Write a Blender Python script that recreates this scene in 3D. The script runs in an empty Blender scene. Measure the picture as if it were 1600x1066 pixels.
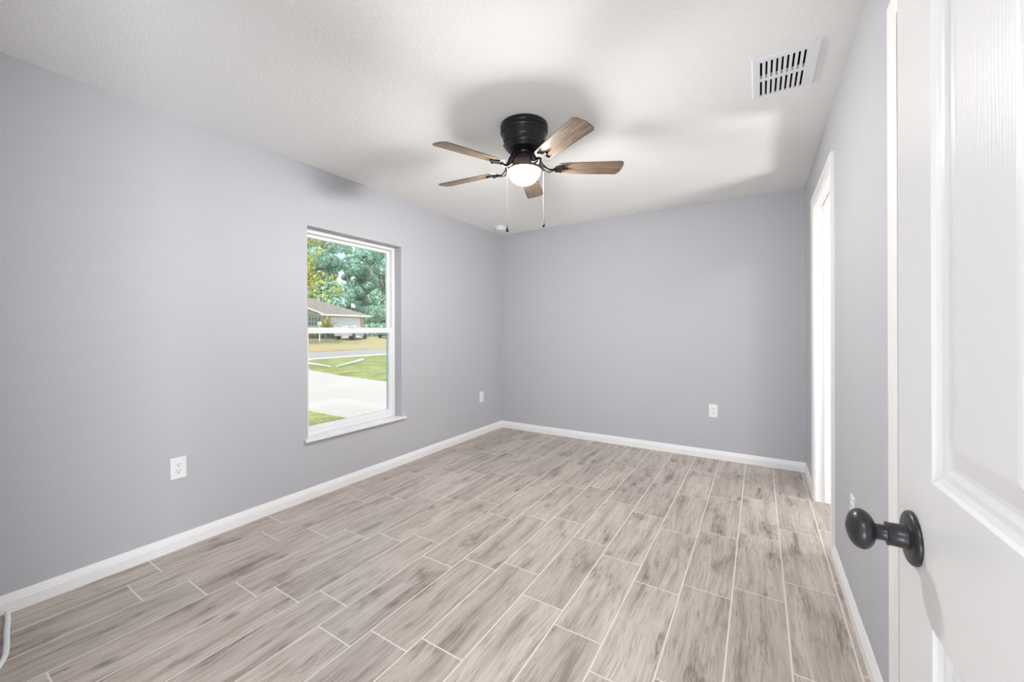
import bpy, bmesh, math, random
from mathutils import Vector, Matrix
random.seed(7)
R = math.radians
S = bpy.context.scene
COL = S.collection

# ------------------------------------------------------------ camera, light, exposure
YAW, ROLL, CAM_H, FPX = 0.5569, -0.0037, 1.2231, 620.24
r0 = Vector((math.cos(YAW), math.sin(YAW), 0)); fw = Vector((-math.sin(YAW), math.cos(YAW), 0)); u0 = Vector((0, 0, 1))
rt = r0 * math.cos(ROLL) + u0 * math.sin(ROLL)
up = u0 * math.cos(ROLL) - r0 * math.sin(ROLL)
cd = bpy.data.cameras.new('camera'); cam = bpy.data.objects.new('camera', cd); COL.objects.link(cam)
cd.sensor_width = 36; cd.lens = FPX * 36 / 1600; cd.shift_y = -(533 - 517.04) / 1600
cd.clip_start = 0.02; cd.clip_end = 500
M = Matrix.Identity(4)
for i in range(3):
    M[i][0] = rt[i]; M[i][1] = up[i]; M[i][2] = -fw[i]; M[i][3] = (0, 0, CAM_H)[i]
cam.matrix_world = M
S.camera = cam
S.view_settings.view_transform = 'Standard'; S.view_settings.look = 'None'
S.view_settings.gamma = 1; S.view_settings.use_curve_mapping = False
S.view_settings.exposure = 0.08

W = bpy.data.worlds.new('sky'); S.world = W; W.use_nodes = True
nt = W.node_tree; nt.nodes.clear()
o_ = nt.nodes.new('ShaderNodeOutputWorld'); b_ = nt.nodes.new('ShaderNodeBackground')
sk = nt.nodes.new('ShaderNodeTexSky'); sk.sky_type = 'NISHITA'; sk.sun_disc = False
sk.sun_elevation = R(48); sk.sun_rotation = R(150); sk.altitude = 0; sk.air_density = 1.0; sk.dust_density = 1.5
b_.inputs['Strength'].default_value = 0.38
nt.links.new(sk.outputs[0], b_.inputs[0]); nt.links.new(b_.outputs[0], o_.inputs[0])

def lamp(name, kind, loc, energy, color=(1, 1, 1), **kw):
    l = bpy.data.lights.new(name, kind); l.energy = energy; l.color = color
    for k, v in kw.items(): setattr(l, k, v)
    o = bpy.data.objects.new(name, l); o.location = loc; COL.objects.link(o); return o
sun = lamp('sun', 'SUN', (0, 0, 20), 3.4, (1, .95, .86), angle=R(0.8))
sun.rotation_euler = Vector((-0.35, 0.55, -0.76)).to_track_quat('-Z', 'Y').to_euler()
# added fill lights in hallway and bathroom, plus the ceiling light of the bathroom
HALL_W, HALL_LOW, HALL_SIDE, BATH_W, BATH_LOW, BULB_W, GLOBE = 34.0, 36.0, 104.0, 19.0, 24.0, 94.0, 20.0
lamp('hall_fill', 'AREA', (0.20, -1.15, 2.34), HALL_W, (.92, .96, 1), shape='DISK', size=0.9)  # unseen fill added behind the camera, brightens the back wall
hl = lamp('hall_low_fill', 'AREA', (0.16, -1.35, 0.40), HALL_LOW, (.91, .955, 1), shape='DISK', size=0.7)  # added uplight, not a known lamp; lifts the room ceiling through the doorway
hl.rotation_euler = Vector((-0.45, 1.0, 1.15)).to_track_quat('-Z', 'Y').to_euler()
hs = lamp('hall_side_fill', 'AREA', (1.10, -0.44, 0.85), HALL_SIDE, (.91, .955, 1), shape='RECTANGLE', size=.6, size_y=.5)  # unseen fill added to reach the near left wall through the doorway
hs.rotation_euler = Vector((-1, .12, .25)).to_track_quat('-Z', 'Y').to_euler()
bl = lamp('bath_low_fill', 'AREA', (1.5, 3.1, .5), BATH_LOW, (1, .98, .96), shape='DISK', size=.5)  # added low uplight, not a known lamp; fills the ceiling from the bathroom
bl.rotation_euler = Vector((-1, 0, .7)).to_track_quat('-Z', 'Y').to_euler()
lamp('bath_lamp', 'AREA', (1.0, 2.35, 2.36), BATH_W, (1, .98, .95), shape='DISK', size=0.35)

# ------------------------------------------------------------ materials
def lin(r, g, b):
    f = lambda c: (c / 255 / 12.92) if c / 255 <= .04045 else ((c / 255 + .055) / 1.055) ** 2.4
    return (f(r), f(g), f(b), 1)
class NT:
    def __init__(s, name):
        s.m = bpy.data.materials.new(name); s.m.use_nodes = True; s.t = s.m.node_tree; s.b = s.t.nodes['Principled BSDF']
    def n(s, typ, **kw):
        x = s.t.nodes.new(typ)
        for k, v in kw.items():
            if k in x.inputs.keys(): x.inputs[k].default_value = v
            else: setattr(x, k, v)
        return x
    def l(s, a, b): s.t.links.new(a, b)
    def ramp(s, fac, stops, interp='LINEAR'):
        r = s.n('ShaderNodeValToRGB'); r.color_ramp.interpolation = interp
        el = r.color_ramp.elements
        while len(el) < len(stops): el.new(0.5)
        for e, (p, c) in zip(el, stops): e.position = p; e.color = c if len(c) == 4 else (*c, 1)
        s.l(fac, r.inputs[0]); return r.outputs[0]
    def mix(s, fac, a, b, mode='MIX'):
        x = s.n('ShaderNodeMix', data_type='RGBA', blend_type=mode)
        for sock, v in ((x.inputs[0], fac), (x.inputs[6], a), (x.inputs[7], b)):
            if hasattr(v, 'links'): s.l(v, sock)
            else: sock.default_value = v
        return x.outputs[2]
    def math(s, op, a, b=0.0):
        x = s.n('ShaderNodeMath', operation=op)
        for sock, v in zip(x.inputs, (a, b)):
            if hasattr(v, 'links'): s.l(v, sock)
            else: sock.default_value = v
        return x.outputs[0]
    def coords(s, kind='Object', scale=(1, 1, 1), loc=(0, 0, 0)):
        c = s.n('ShaderNodeTexCoord'); mp = s.n('ShaderNodeMapping'); mp.inputs['Scale'].default_value = scale; mp.inputs['Location'].default_value = loc
        s.l(c.outputs[kind], mp.inputs[0]); return mp.outputs[0]
    def noise(s, vec, scale, detail=3, rough=.5, dist=0.0):
        x = s.n('ShaderNodeTexNoise', Scale=scale, Detail=detail, Roughness=rough, Distortion=dist); s.l(vec, x.inputs['Vector']); return x.outputs['Fac']
    def bump(s, h, strength, dist):
        x = s.n('ShaderNodeBump', Strength=strength, Distance=dist); s.l(h, x.inputs['Height']); s.l(x.outputs[0], s.b.inputs['Normal']); return x
def plain(name, col, rough=.5, metal=0., noise=0.0, nscale=30, spec=.5):
    t = NT(name); t.b.inputs['Roughness'].default_value = rough; t.b.inputs['Metallic'].default_value = metal
    t.b.inputs['Specular IOR Level'].default_value = spec
    if noise:
        f = t.noise(t.coords(), nscale, 4)
        c = Vector(col[:3]); lo = (*(c * (1 - noise)), 1); hi = (*(c * (1 + noise)), 1)
        t.l(t.ramp(f, [(.3, lo), (.7, hi)]), t.b.inputs['Base Color'])
    else:
        f = t.noise(t.coords(), nscale, 2); c = Vector(col[:3])
        t.l(t.ramp(f, [(.3, (*(c * .985), 1)), (.7, (*(c * 1.0), 1))]), t.b.inputs['Base Color'])
    return t.m
def paint(name, col, scale, strength, dist, rough=.6):
    t = NT(name); t.b.inputs['Base Color'].default_value = col; t.b.inputs['Roughness'].default_value = rough
    t.b.inputs['Specular IOR Level'].default_value = .3
    v = t.coords(); a = t.noise(v, scale, 3, .55); b = t.noise(v, scale * .35, 2, .5)
    h = t.math('ADD', t.ramp(a, [(.42, (0, 0, 0)), (.62, (1, 1, 1))]), t.math('MULTIPLY', b, .6))
    t.bump(h, strength, dist); return t.m

M_WALL = paint('wall_paint', lin(193.5, 194.5, 200), 150, .22, .0022, .62)
M_CEIL = paint('ceiling_texture', lin(244, 244, 243), 90, .30, .0035, .8)
M_TRIM = plain('white_trim_paint', lin(248, 248, 248), .32)
M_VINYL = plain('white_vinyl', lin(244, 244, 245), .35)
M_SILL = plain('sill_marble', lin(243, 242, 240), .25, noise=.02, nscale=14)
M_PLATE = plain('outlet_plastic', lin(244, 244, 246), .3)
M_DARK = plain('slot_black', lin(38, 36, 36), .7)
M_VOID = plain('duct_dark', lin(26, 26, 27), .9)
M_VENT = plain('vent_white_enamel', lin(238, 239, 243), .35)
M_BLACK = plain('oil_rubbed_black', lin(44, 43, 45), .34, .55, noise=.12, nscale=18)
M_ARM = plain('arm_black', lin(20, 18, 17), .6, 0, spec=.2)
M_PAN = plain('bronze_pan', lin(92, 82, 76), .36, .6, noise=.08, nscale=20)
M_KNOB = plain('matte_black_knob', lin(47, 46, 49), .33, .25)
M_CHAIN = plain('chain_metal', lin(128, 120, 110), .6, .1)
M_CABLE = plain('white_cable_sleeve', lin(235, 238, 238), .4)
M_STUCCO = paint('stucco', lin(205, 205, 205), 60, .4, .004, .9)
M_SOFFIT = plain('roof_shell', lin(190, 188, 184), .9)

# door skin: white paint over an embossed wood grain
t = NT('door_grain_paint'); t.b.inputs['Base Color'].default_value = lin(228, 228, 228); t.b.inputs['Roughness'].default_value = .27
v = t.coords('UV', (1, 1, 1)); n1 = t.noise(v, 2.2, 2, .5)
w = t.n('ShaderNodeTexWave', wave_type='BANDS', bands_direction='X'); w.inputs['Scale'].default_value = 55; w.inputs['Distortion'].default_value = 14; w.inputs['Detail'].default_value = 2.5; w.inputs['Detail Scale'].default_value = .6
mp = t.n('ShaderNodeMapping'); mp.inputs['Scale'].default_value = (1, .12, 1); t.l(v, mp.inputs[0]); t.l(mp.outputs[0], w.inputs['Vector'])
mp2 = t.n('ShaderNodeMapping'); mp2.inputs['Scale'].default_value = (1, .05, 1); t.l(v, mp2.inputs[0])
fine = t.noise(mp2.outputs[0], 420, 2, .6)
t.bump(t.math('ADD', t.math('MULTIPLY', w.outputs['Fac'], .35), t.math('MULTIPLY', fine, .8)), .18, .0008)
M_DOOR = t.m

# floor tile: wood-look porcelain
t = NT('wood_look_tile'); t.b.inputs['Roughness'].default_value = .36
uv = t.n('ShaderNodeUVMap'); uv.uv_map = 'UVMap'
att = t.n('ShaderNodeAttribute'); att.attribute_name = 'tile_rand'
def mpd(scale):
    x = t.n('ShaderNodeMapping'); x.inputs['Scale'].default_value = scale; t.l(uv.outputs[0], x.inputs[0]); return x.outputs[0]
warp = t.noise(mpd((5, 2.4, 1)), 1.0, 1.2, .5)
wv = t.n('ShaderNodeVectorMath', operation='MULTIPLY_ADD'); 
cmb = t.n('ShaderNodeCombineXYZ'); t.l(warp, cmb.inputs[0]); 
t.l(cmb.outputs[0], wv.inputs[0]); wv.inputs[1].default_value = (.055, 0, 0); t.l(uv.outputs[0], wv.inputs[2])
def wmp(scale):
    x = t.n('ShaderNodeMapping'); x.inputs['Scale'].default_value = scale; t.l(wv.outputs[0], x.inputs[0]); return x.outputs[0]
fine = t.noise(wmp((300, 10, 1)), 1.0, 3, .6)
fine2 = t.noise(wmp((120, 5, 1)), 1.0, 4, .65)
band = t.noise(wmp((22, 1.6, 1)), 1.0, 4, .62)
cloud = t.noise(wmp((10, 3.2, 1)), 1.0, 3, .55)
vor = t.n('ShaderNodeTexVoronoi', feature='F1'); vor.inputs['Scale'].default_value = 1.0; vor.inputs['Randomness'].default_value = 1; t.l(wmp((9, 4.5, 1)), vor.inputs['Vector'])
col = t.ramp(band, [(.30, lin(150, 138, 128)), (.40, lin(184, 172, 162)), (.52, lin(202, 191, 181)), (.72, lin(214, 205, 196))])
col = t.mix(t.math('MULTIPLY', t.ramp(fine, [(.40, (1, 1, 1)), (.60, (0, 0, 0))]), .26), col, lin(128, 114, 103))
col = t.mix(t.math('MULTIPLY', t.ramp(fine2, [(.34, (1, 1, 1)), (.47, (0, 0, 0))]), .50), col, lin(118, 104, 94))
smud = t.ramp(cloud, [(.55, (0, 0, 0)), (.68, (1, 1, 1))])
smud = t.math('MULTIPLY', smud, t.ramp(t.noise(wmp((95, 16, 1)), 1.0, 4, .65), [(.38, (.15, .15, .15)), (.60, (1, 1, 1))]))
col = t.mix(t.math('MULTIPLY', smud, .72), col, lin(106, 93, 83))
knot = t.ramp(vor.outputs['Distance'], [(.05, (1, 1, 1)), (.22, (0, 0, 0))])
sel = t.ramp(vor.outputs['Color'], [(.52, (0, 0, 0)), (.56, (1, 1, 1))])
col = t.mix(t.math('MULTIPLY', t.math('MULTIPLY', knot, sel), .62), col, lin(96, 84, 75))
vn = t.noise(wmp((30, 2.2, 1)), 1.0, 3, .6, 0.4)
vein = t.ramp(t.math('ABSOLUTE', t.math('SUBTRACT', vn, .47)), [(.0, (1, 1, 1)), (.016, (0, 0, 0))])
vein = t.math('MULTIPLY', vein, t.ramp(cloud, [(.44, (0, 0, 0)), (.60, (1, 1, 1))]))
col = t.mix(t.math('MULTIPLY', vein, .55), col, lin(92, 79, 70))
hsv = t.n('ShaderNodeHueSaturation'); t.l(col, hsv.inputs['Color'])
vr = t.n('ShaderNodeMapRange'); vr.inputs['To Min'].default_value = .88; vr.inputs['To Max'].default_value = 1.07; t.l(att.outputs['Fac'], vr.inputs['Value']); t.l(vr.outputs[0], hsv.inputs['Value'])
t.l(hsv.outputs[0], t.b.inputs['Base Color'])
t.bump(fine, .06, .0006)
M_TILE = t.m
M_GROUT = plain('grout', lin(226, 220, 213), .85, noise=.04, nscale=60)

# fan blade wood
t = NT('blade_wood'); t.b.inputs['Roughness'].default_value = .45
v = t.coords('Object', (5, 70, 20)); g = t.noise(v, 1.0, 5, .65, .6)
v2 = t.coords('Object', (22, 420, 20)); g2 = t.noise(v2, 1.0, 3, .6)
c = t.ramp(g, [(.28, lin(84, 68, 54)), (.46, lin(126, 106, 87)), (.6, lin(150, 130, 109)), (.8, lin(170, 152, 132))])
c = t.mix(t.math('MULTIPLY', t.ramp(g2, [(.35, (1, 1, 1)), (.6, (0, 0, 0))]), .45), c, lin(66, 52, 42))
t.l(c, t.b.inputs['Base Color']); M_BLADE = t.m

# lit frosted globe
t = NT('lit_frosted_glass'); t.b.inputs['Base Color'].default_value = (1, 1, 1, 1)
t.b.inputs['Emission Color'].default_value = (1, .965, .91, 1); t.b.inputs['Emission Strength'].default_value = GLOBE
tr_ = t.n('ShaderNodeBsdfTransparent'); mx_ = t.n('ShaderNodeMixShader'); mx_.inputs[0].default_value = .85
t.l(t.b.outputs[0], mx_.inputs[1]); t.l(tr_.outputs[0], mx_.inputs[2]); t.l(mx_.outputs[0], t.t.nodes['Material Output'].inputs[0])
M_GLOBE = t.m

def thin_glass(name, tint):
    t = NT(name); t.t.nodes.remove(t.b); out = t.t.nodes['Material Output']
    tr = t.n('ShaderNodeBsdfTransparent'); tr.inputs[0].default_value = tint
    gl = t.n('ShaderNodeBsdfGlossy'); gl.inputs['Roughness'].default_value = .02
    lw = t.n('ShaderNodeLayerWeight'); lw.inputs[0].default_value = .5
    fr = t.math('ADD', t.math('MULTIPLY', t.math('POWER', lw.outputs['Facing'], 5.0), .9), .08)
    mx = t.n('ShaderNodeMixShader'); t.l(fr, mx.inputs[0]); t.l(tr.outputs[0], mx.inputs[1]); t.l(gl.outputs[0], mx.inputs[2])
    t.l(mx.outputs[0], out.inputs[0]); return t.m
M_GLASS = thin_glass('window_glass', (.94, .968, .955, 1))

# outdoors
def grass(name, a, b, c, sc):
    t = NT(name); t.b.inputs['Roughness'].default_value = .95; t.b.inputs['Specular IOR Level'].default_value = .1
    v = t.coords(); f = t.math('ADD', t.math('MULTIPLY', t.noise(v, sc, 5, .7), .6), t.math('MULTIPLY', t.noise(v, sc * .12, 3, .5), .4))
    t.l(t.ramp(f, [(.38, a), (.5, b), (.62, c)]), t.b.inputs['Base Color'])
    t.bump(t.noise(v, 25, 3), .6, .03); return t.m
M_LAWN = grass('lawn_grass', lin(140, 124, 76), lin(152, 160, 92), lin(186, 182, 124), 11.0)
M_FIELD = grass('dry_lawn', lin(172, 150, 108), lin(192, 172, 126), lin(184, 176, 124), 1.2)
M_CONC = plain('driveway_concrete', lin(206, 194, 178), .9, noise=.05, nscale=.9)
M_ROAD = plain('road_asphalt', lin(178, 170, 160), 1.0, noise=.06, nscale=1.5, spec=.05)
M_CURB = plain('curb_concrete', lin(222, 216, 202), .9, noise=.04, nscale=3)
M_PIPE = plain('corrugated_plastic', lin(235, 235, 240), .45)
M_HWALL = plain('house_wall_tan', lin(202, 178, 150), .9, noise=.05, nscale=1)
M_HTRIM = plain('house_white', lin(240, 238, 232), .6)
M_GARAGE = plain('garage_door_panel', lin(228, 224, 222), .6)
M_HGLASS = plain('far_window_glass', lin(120, 145, 138), .15)
M_SHINGLE = plain('roof_shingle', lin(150, 138, 124), .9, noise=.14, nscale=2.2)
M_TRUNK = plain('bark', lin(124, 122, 104), .95, noise=.2, nscale=4)
M_CAR_S = plain('car_silver', lin(205, 212, 210), .25, .3)
M_CAR_G = plain('car_teal', lin(96, 140, 134), .25, .3)
M_TYRE = plain('tyre', lin(70, 76, 76), .8)
M_WIRE = plain('wire', lin(70, 72, 68), .6)
def leaf(name, a, b, tr=.35):
    t = NT(name); t.b.inputs['Roughness'].default_value = .6; t.b.inputs['Specular IOR Level'].default_value = .2
    f = t.noise(t.coords('Object'), 1.3, 3, .7)
    g = t.n('ShaderNodeObjectInfo'); cc = t.ramp(f, [(.35, a), (.65, b)])
    t.l(cc, t.b.inputs['Base Color'])
    td = t.n('ShaderNodeBsdfTranslucent'); t.l(cc, td.inputs[0])
    mx = t.n('ShaderNodeMixShader'); mx.inputs[0].default_value = tr
    t.l(t.b.outputs[0], mx.inputs[1]); t.l(td.outputs[0], mx.inputs[2]); t.l(mx.outputs[0], t.t.nodes['Material Output'].inputs[0]); return t.m
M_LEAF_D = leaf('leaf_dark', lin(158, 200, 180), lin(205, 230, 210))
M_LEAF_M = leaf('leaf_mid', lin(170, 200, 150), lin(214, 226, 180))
M_LEAF_Y = leaf('leaf_yellow', lin(176, 182, 70), lin(228, 214, 100))
M_FROND = leaf('frond', lin(170, 165, 90), lin(214, 200, 140))
M_HEDGE = leaf('hedge_leaf', lin(120, 150, 112), lin(160, 182, 132))

# ------------------------------------------------------------ helpers
def tag(o, label=None, cat=None, group=None, kind=None):
    if label: o['label'] = label
    if cat: o['category'] = cat
    if group: o['group'] = group
    if kind: o['kind'] = kind
    return o
def empty(name, loc, rotz=0.):
    o = bpy.data.objects.new(name, None); o.empty_display_size = .1; COL.objects.link(o); o.location = loc; o.rotation_euler = (0, 0, rotz); return o
def obj(name, bm, mat, parent=None, smooth=None, bevel=0, local=False, seg=2):
    """bm in world coordinates (or parent-local with local=True) -> one mesh object"""
    if parent and not local:
        bmesh.ops.translate(bm, verts=bm.verts, vec=-wloc(parent))
    bmesh.ops.recalc_face_normals(bm, faces=bm.faces)
    me = bpy.data.meshes.new(name); bm.to_mesh(me); bm.free()
    mats = mat if isinstance(mat, (list, tuple)) else [mat]
    for m in mats: me.materials.append(m)
    o = bpy.data.objects.new(name, me); COL.objects.link(o)
    if parent: o.parent = parent
    if smooth:
        for p in me.polygons: p.use_smooth = True
        try: me.set_sharp_from_angle(angle=R(smooth))
        except Exception: pass
    if bevel:
        b = o.modifiers.new('bevel', 'BEVEL'); b.width = bevel; b.segments = seg; b.limit_method = 'ANGLE'; b.angle_limit = R(40)
    return o
def wloc(o):
    v = Vector(o.location)
    while o.parent: o = o.parent; v += Vector(o.location)
    return v
def bx(bm, x0, x1, y0, y1, z0, z1, mi=0):
    vs = [bm.verts.new((x, y, z)) for x in (x0, x1) for y in (y0, y1) for z in (z0, z1)]
    for f in ((0, 1, 3, 2), (4, 6, 7, 5), (0, 4, 5, 1), (2, 3, 7, 6), (0, 2, 6, 4), (1, 5, 7, 3)):
        bm.faces.new([vs[i] for i in f]).material_index = mi
    return vs
def box(x0, x1, y0, y1, z0, z1):
    bm = bmesh.new(); bx(bm, x0, x1, y0, y1, z0, z1); return bm
def lathe(bm, prof, c=(0, 0, 0), seg=48, axis=None, cap=True):
    """profile [(r,z)] about z through c; optional matrix axis applied before c"""
    rings = []
    for r, z in prof:
        ring = []
        for i in range(seg):
            a = 2 * math.pi * i / seg; p = Vector((r * math.cos(a), r * math.sin(a), z))
            if axis: p = axis @ p
            ring.append(bm.verts.new(p + Vector(c)))
        rings.append(ring)
    for a, b in zip(rings, rings[1:]):
        for i in range(seg): bm.faces.new((a[i], a[(i + 1) % seg], b[(i + 1) % seg], b[i]))
    if cap:
        if prof[0][0] > 1e-5: bm.faces.new(rings[0])
        if prof[-1][0] > 1e-5: bm.faces.new(rings[-1])
    return bm
def tube(bm, pts, rad, seg=10, cap=True):
    pts = [Vector(p) for p in pts]; rads = rad if isinstance(rad, (list, tuple)) else [rad] * len(pts); rings = []
    prev = None
    for i, p in enumerate(pts):
        d = (pts[min(i + 1, len(pts) - 1)] - pts[max(i - 1, 0)]).normalized()
        n = d.orthogonal().normalized() if prev is None else (prev - d * prev.dot(d)).normalized()
        prev = n; b = d.cross(n)
        rings.append([bm.verts.new(p + (n * math.cos(2 * math.pi * k / seg) + b * math.sin(2 * math.pi * k / seg)) * rads[i]) for k in range(seg)])
    for a, b in zip(rings, rings[1:]):
        for i in range(seg): bm.faces.new((a[i], a[(i + 1) % seg], b[(i + 1) % seg], b[i]))
    if cap: bm.faces.new(rings[0]); bm.faces.new(rings[-1])
    return bm
def prism(bm, outline, z0, z1):
    lo = [bm.verts.new((x, y, z0)) for x, y in outline]; hi = [bm.verts.new((x, y, z1)) for x, y in outline]
    bm.faces.new(lo); bm.faces.new(hi); n = len(lo)
    for i in range(n): bm.faces.new((lo[i], lo[(i + 1) % n], hi[(i + 1) % n], hi[i]))
    return bm
def sweep(bm, path, outs, nrm, prof):
    """closed profile [(a,b)]: a along outs[i], b along nrm, swept through path points"""
    rings = [[bm.verts.new(Vector(p) + Vector(o) * a + Vector(nrm) * b) for a, b in prof] for p, o in zip(path, outs)]
    n = len(prof)
    for A, B in zip(rings, rings[1:]):
        for i in range(n): bm.faces.new((A[i], A[(i + 1) % n], B[(i + 1) % n], B[i]))
    bm.faces.new(rings[0]); bm.faces.new(rings[-1]); return bm
def smoothpath(pts, n=8):
    pts = [Vector(p) for p in pts]; P = [pts[0]] + pts + [pts[-1]]; out = []
    for i in range(1, len(P) - 2):
        for k in range(n):
            s = k / n; a, b, c, d = P[i - 1], P[i], P[i + 1], P[i + 2]
            out.append(.5 * ((2 * b) + (c - a) * s + (2 * a - 5 * b + 4 * c - d) * s * s + (3 * b - a - 3 * c + d) * s ** 3))
    out.append(pts[-1]); return out
def copy_tree(o, parent=None):
    c = o.copy(); COL.objects.link(c)
    if parent: c.parent = parent
    for ch in list(o.children): copy_tree(ch, c)
    return c

# ------------------------------------------------------------ room shell
XL, XR, YB, YF, H = -2.7879, 0.3373, 4.2164, -0.02, 2.44
X2, Y2 = 2.6, -2.6                      # bathroom and hallway extents
WT = .115
WY0, WY1, WZ0, WZ1 = 1.665, 2.556, 0.44, 1.997
# floor: one mesh of individual tiles with grout between, column offsets as laid
PH = {-1: .03, 0: .515, 1: .340, 2: .238, 3: .145, 4: .285, 5: .377, 6: .545, 7: .466, 8: .367, 9: .504, 10: .405, 11: .325, 12: .210, 13: .038, 14: .168}
bm = bmesh.new(); uvl = bm.loops.layers.uv.new('UVMap'); fl = bm.faces.layers.float.new('tile_rand')
PX, PY, G = .207, .605, .0033
rnd = random.Random(3)
XE = X2 + .1
for k in range(-12, 16):
    xa, xb = .304 - PX * (k + 1), .304 - PX * k
    xa, xb = max(xa, XL - .02), min(xb, XE)
    if xb - xa < .01: continue
    ph = PH.get(k, rnd.random() * PY)
    y = Y2 - .1 - ((Y2 - .1 - ph) % PY)
    while y < YB + .1:
        ya, yb = max(y, Y2 - .1), min(y + PY, YB + .1)
        if yb - ya > .01:
            vs = bx(bm, xa + G, xb - G, ya + G, yb - G, -.006, 0)
            ou, ov, rv = rnd.random() * 40, rnd.random() * 40, rnd.random(); fl_ = rnd.choice((1, -1))
            for f in {f for v in vs for f in v.link_faces}:
                f[fl] = rv
                for lp in f.loops: lp[uvl].uv = ((lp.vert.co.x - xa) + ou, fl_ * (lp.vert.co.y - y) + ov)
        y += PY
bx(bm, XL - .02, XE, Y2 - .1, YB + .1, -.12, -.0007, 1)
o = obj('floor', bm, [M_TILE, M_GROUT]); tag(o, kind='structure')

# ceiling with the vent opening left free
VX0, VX1, VY0, VY1 = .004, .196, 2.122, 2.432
bm = bmesh.new(); E0, E1 = XL - .21, X2 + .12; F0, F1 = Y2 - .12, YB + .21
bx(bm, E0, VX0, F0, F1, H, H + .12); bx(bm, VX1, E1, F0, F1, H, H + .12)
bx(bm, VX0, VX1, F0, VY0, H, H + .12); bx(bm, VX0, VX1, VY1, F1, H, H + .12)
tag(obj('ceiling', bm, M_CEIL), kind='structure')
bm = box(E0 - .4, E1 + .4, F0 - .4, F1 + .4, H + .32, H + .42)
tag(obj('ceiling_roof_deck', bm, M_SOFFIT), kind='structure')

def wallx(name, x0, x1, y0, y1, holes, mat=M_WALL):
    """wall slab in a plane of constant x with holes (ya,yb,za,zb) sorted by y"""
    bm = bmesh.new(); y = y0
    for ya, yb, za, zb in holes:
        bx(bm, x0, x1, y, ya, 0, H)
        if za > 0: bx(bm, x0, x1, ya, yb, 0, za)
        bx(bm, x0, x1, ya, yb, zb, H); y = yb
    bx(bm, x0, x1, y, y1, 0, H)
    return tag(obj(name, bm, mat), kind='structure')
D1Y0, D1Y1, DT = 2.736, 3.543, 2.104     # first doorway
D2Y0, D2Y1 = 0.70, 1.515                 # second doorway, behind the open door
wallx('wall_left', XL - .20, XL, F0, F1, [(WY0, WY1, WZ0, WZ1)])
wallx('wall_right', XR, XR + WT, YF - WT, YB, [(D2Y0 - .01, D2Y1 + .01, 0, DT + .01), (D1Y0 - .01, D1Y1 + .01, 0, DT + .01)])
bm = box(XL, E1, YB, F1, 0, H); tag(obj('wall_back', bm, M_WALL), kind='structure')
bm = bmesh.new()
bx(bm, XL, -.66, YF - WT, YF, 0, H); bx(bm, .235, XR, YF - WT, YF, 0, H); bx(bm, -.66, .235, YF - WT, YF, 2.12, H)
tag(obj('wall_front', bm, M_WALL), kind='structure')
# hallway behind the camera and bathroom beyond the right doorway
tag(obj('wall_hallway', box(XL, E1, F0, Y2, 0, H), M_WALL), kind='structure')
tag(obj('wall_hallway_right', box(1.2, 1.3, Y2, YF - WT, 0, H), M_WALL), kind='structure')
tag(obj('wall_hallway_left', box(-1.9, -1.8, Y2, YF - WT, 0, H), M_WALL), kind='structure')
tag(obj('wall_bathroom', box(X2, E1, YF, YB, 0, H), M_WALL), kind='structure')
tag(obj('wall_bathroom_side', box(XR + WT, X2, 1.75, 1.85, 0, H), M_WALL), kind='structure')

# baseboards: flat face with a stepped, coved top
BP = [(0, 0), (.0135, 0), (.0135, .050), (.0115, .054), (.0115, .058), (.0085, .068), (.0055, .078), (.004, .083), (0, .083)]
def baseboard(name, a, b, n, mit0=0, mit1=0):
    a, b, n = Vector(a), Vector(b), Vector(n); d = (b - a).normalized(); bm = bmesh.new()
    A = [bm.verts.new(a + n * p + d * p * mit0 + Vector((0, 0, q))) for p, q in BP]
    B = [bm.verts.new(b + n * p - d * p * mit1 + Vector((0, 0, q))) for p, q in BP]
    k = len(BP)
    for i in range(k): bm.faces.new((A[i], A[(i + 1) % k], B[(i + 1) % k], B[i]))
    bm.faces.new(A); bm.faces.new(B)
    return tag(obj(name, bm, M_TRIM), kind='structure')
baseboard('baseboard_left', (XL, YF, 0), (XL, YB, 0), (1, 0, 0), 1, 1)
baseboard('baseboard_back', (XL, YB, 0), (XR, YB, 0), (0, -1, 0), 1, 1)
baseboard('baseboard_corner', (XR, YB, 0), (XR, 3.606, 0), (-1, 0, 0), 1, 0)
baseboard('baseboard_right', (XR, 2.673, 0), (XR, 1.579, 0), (-1, 0, 0))
baseboard('baseboard_front', (XL, YF, 0), (-.73, YF, 0), (0, 1, 0), 1, 0)

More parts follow.
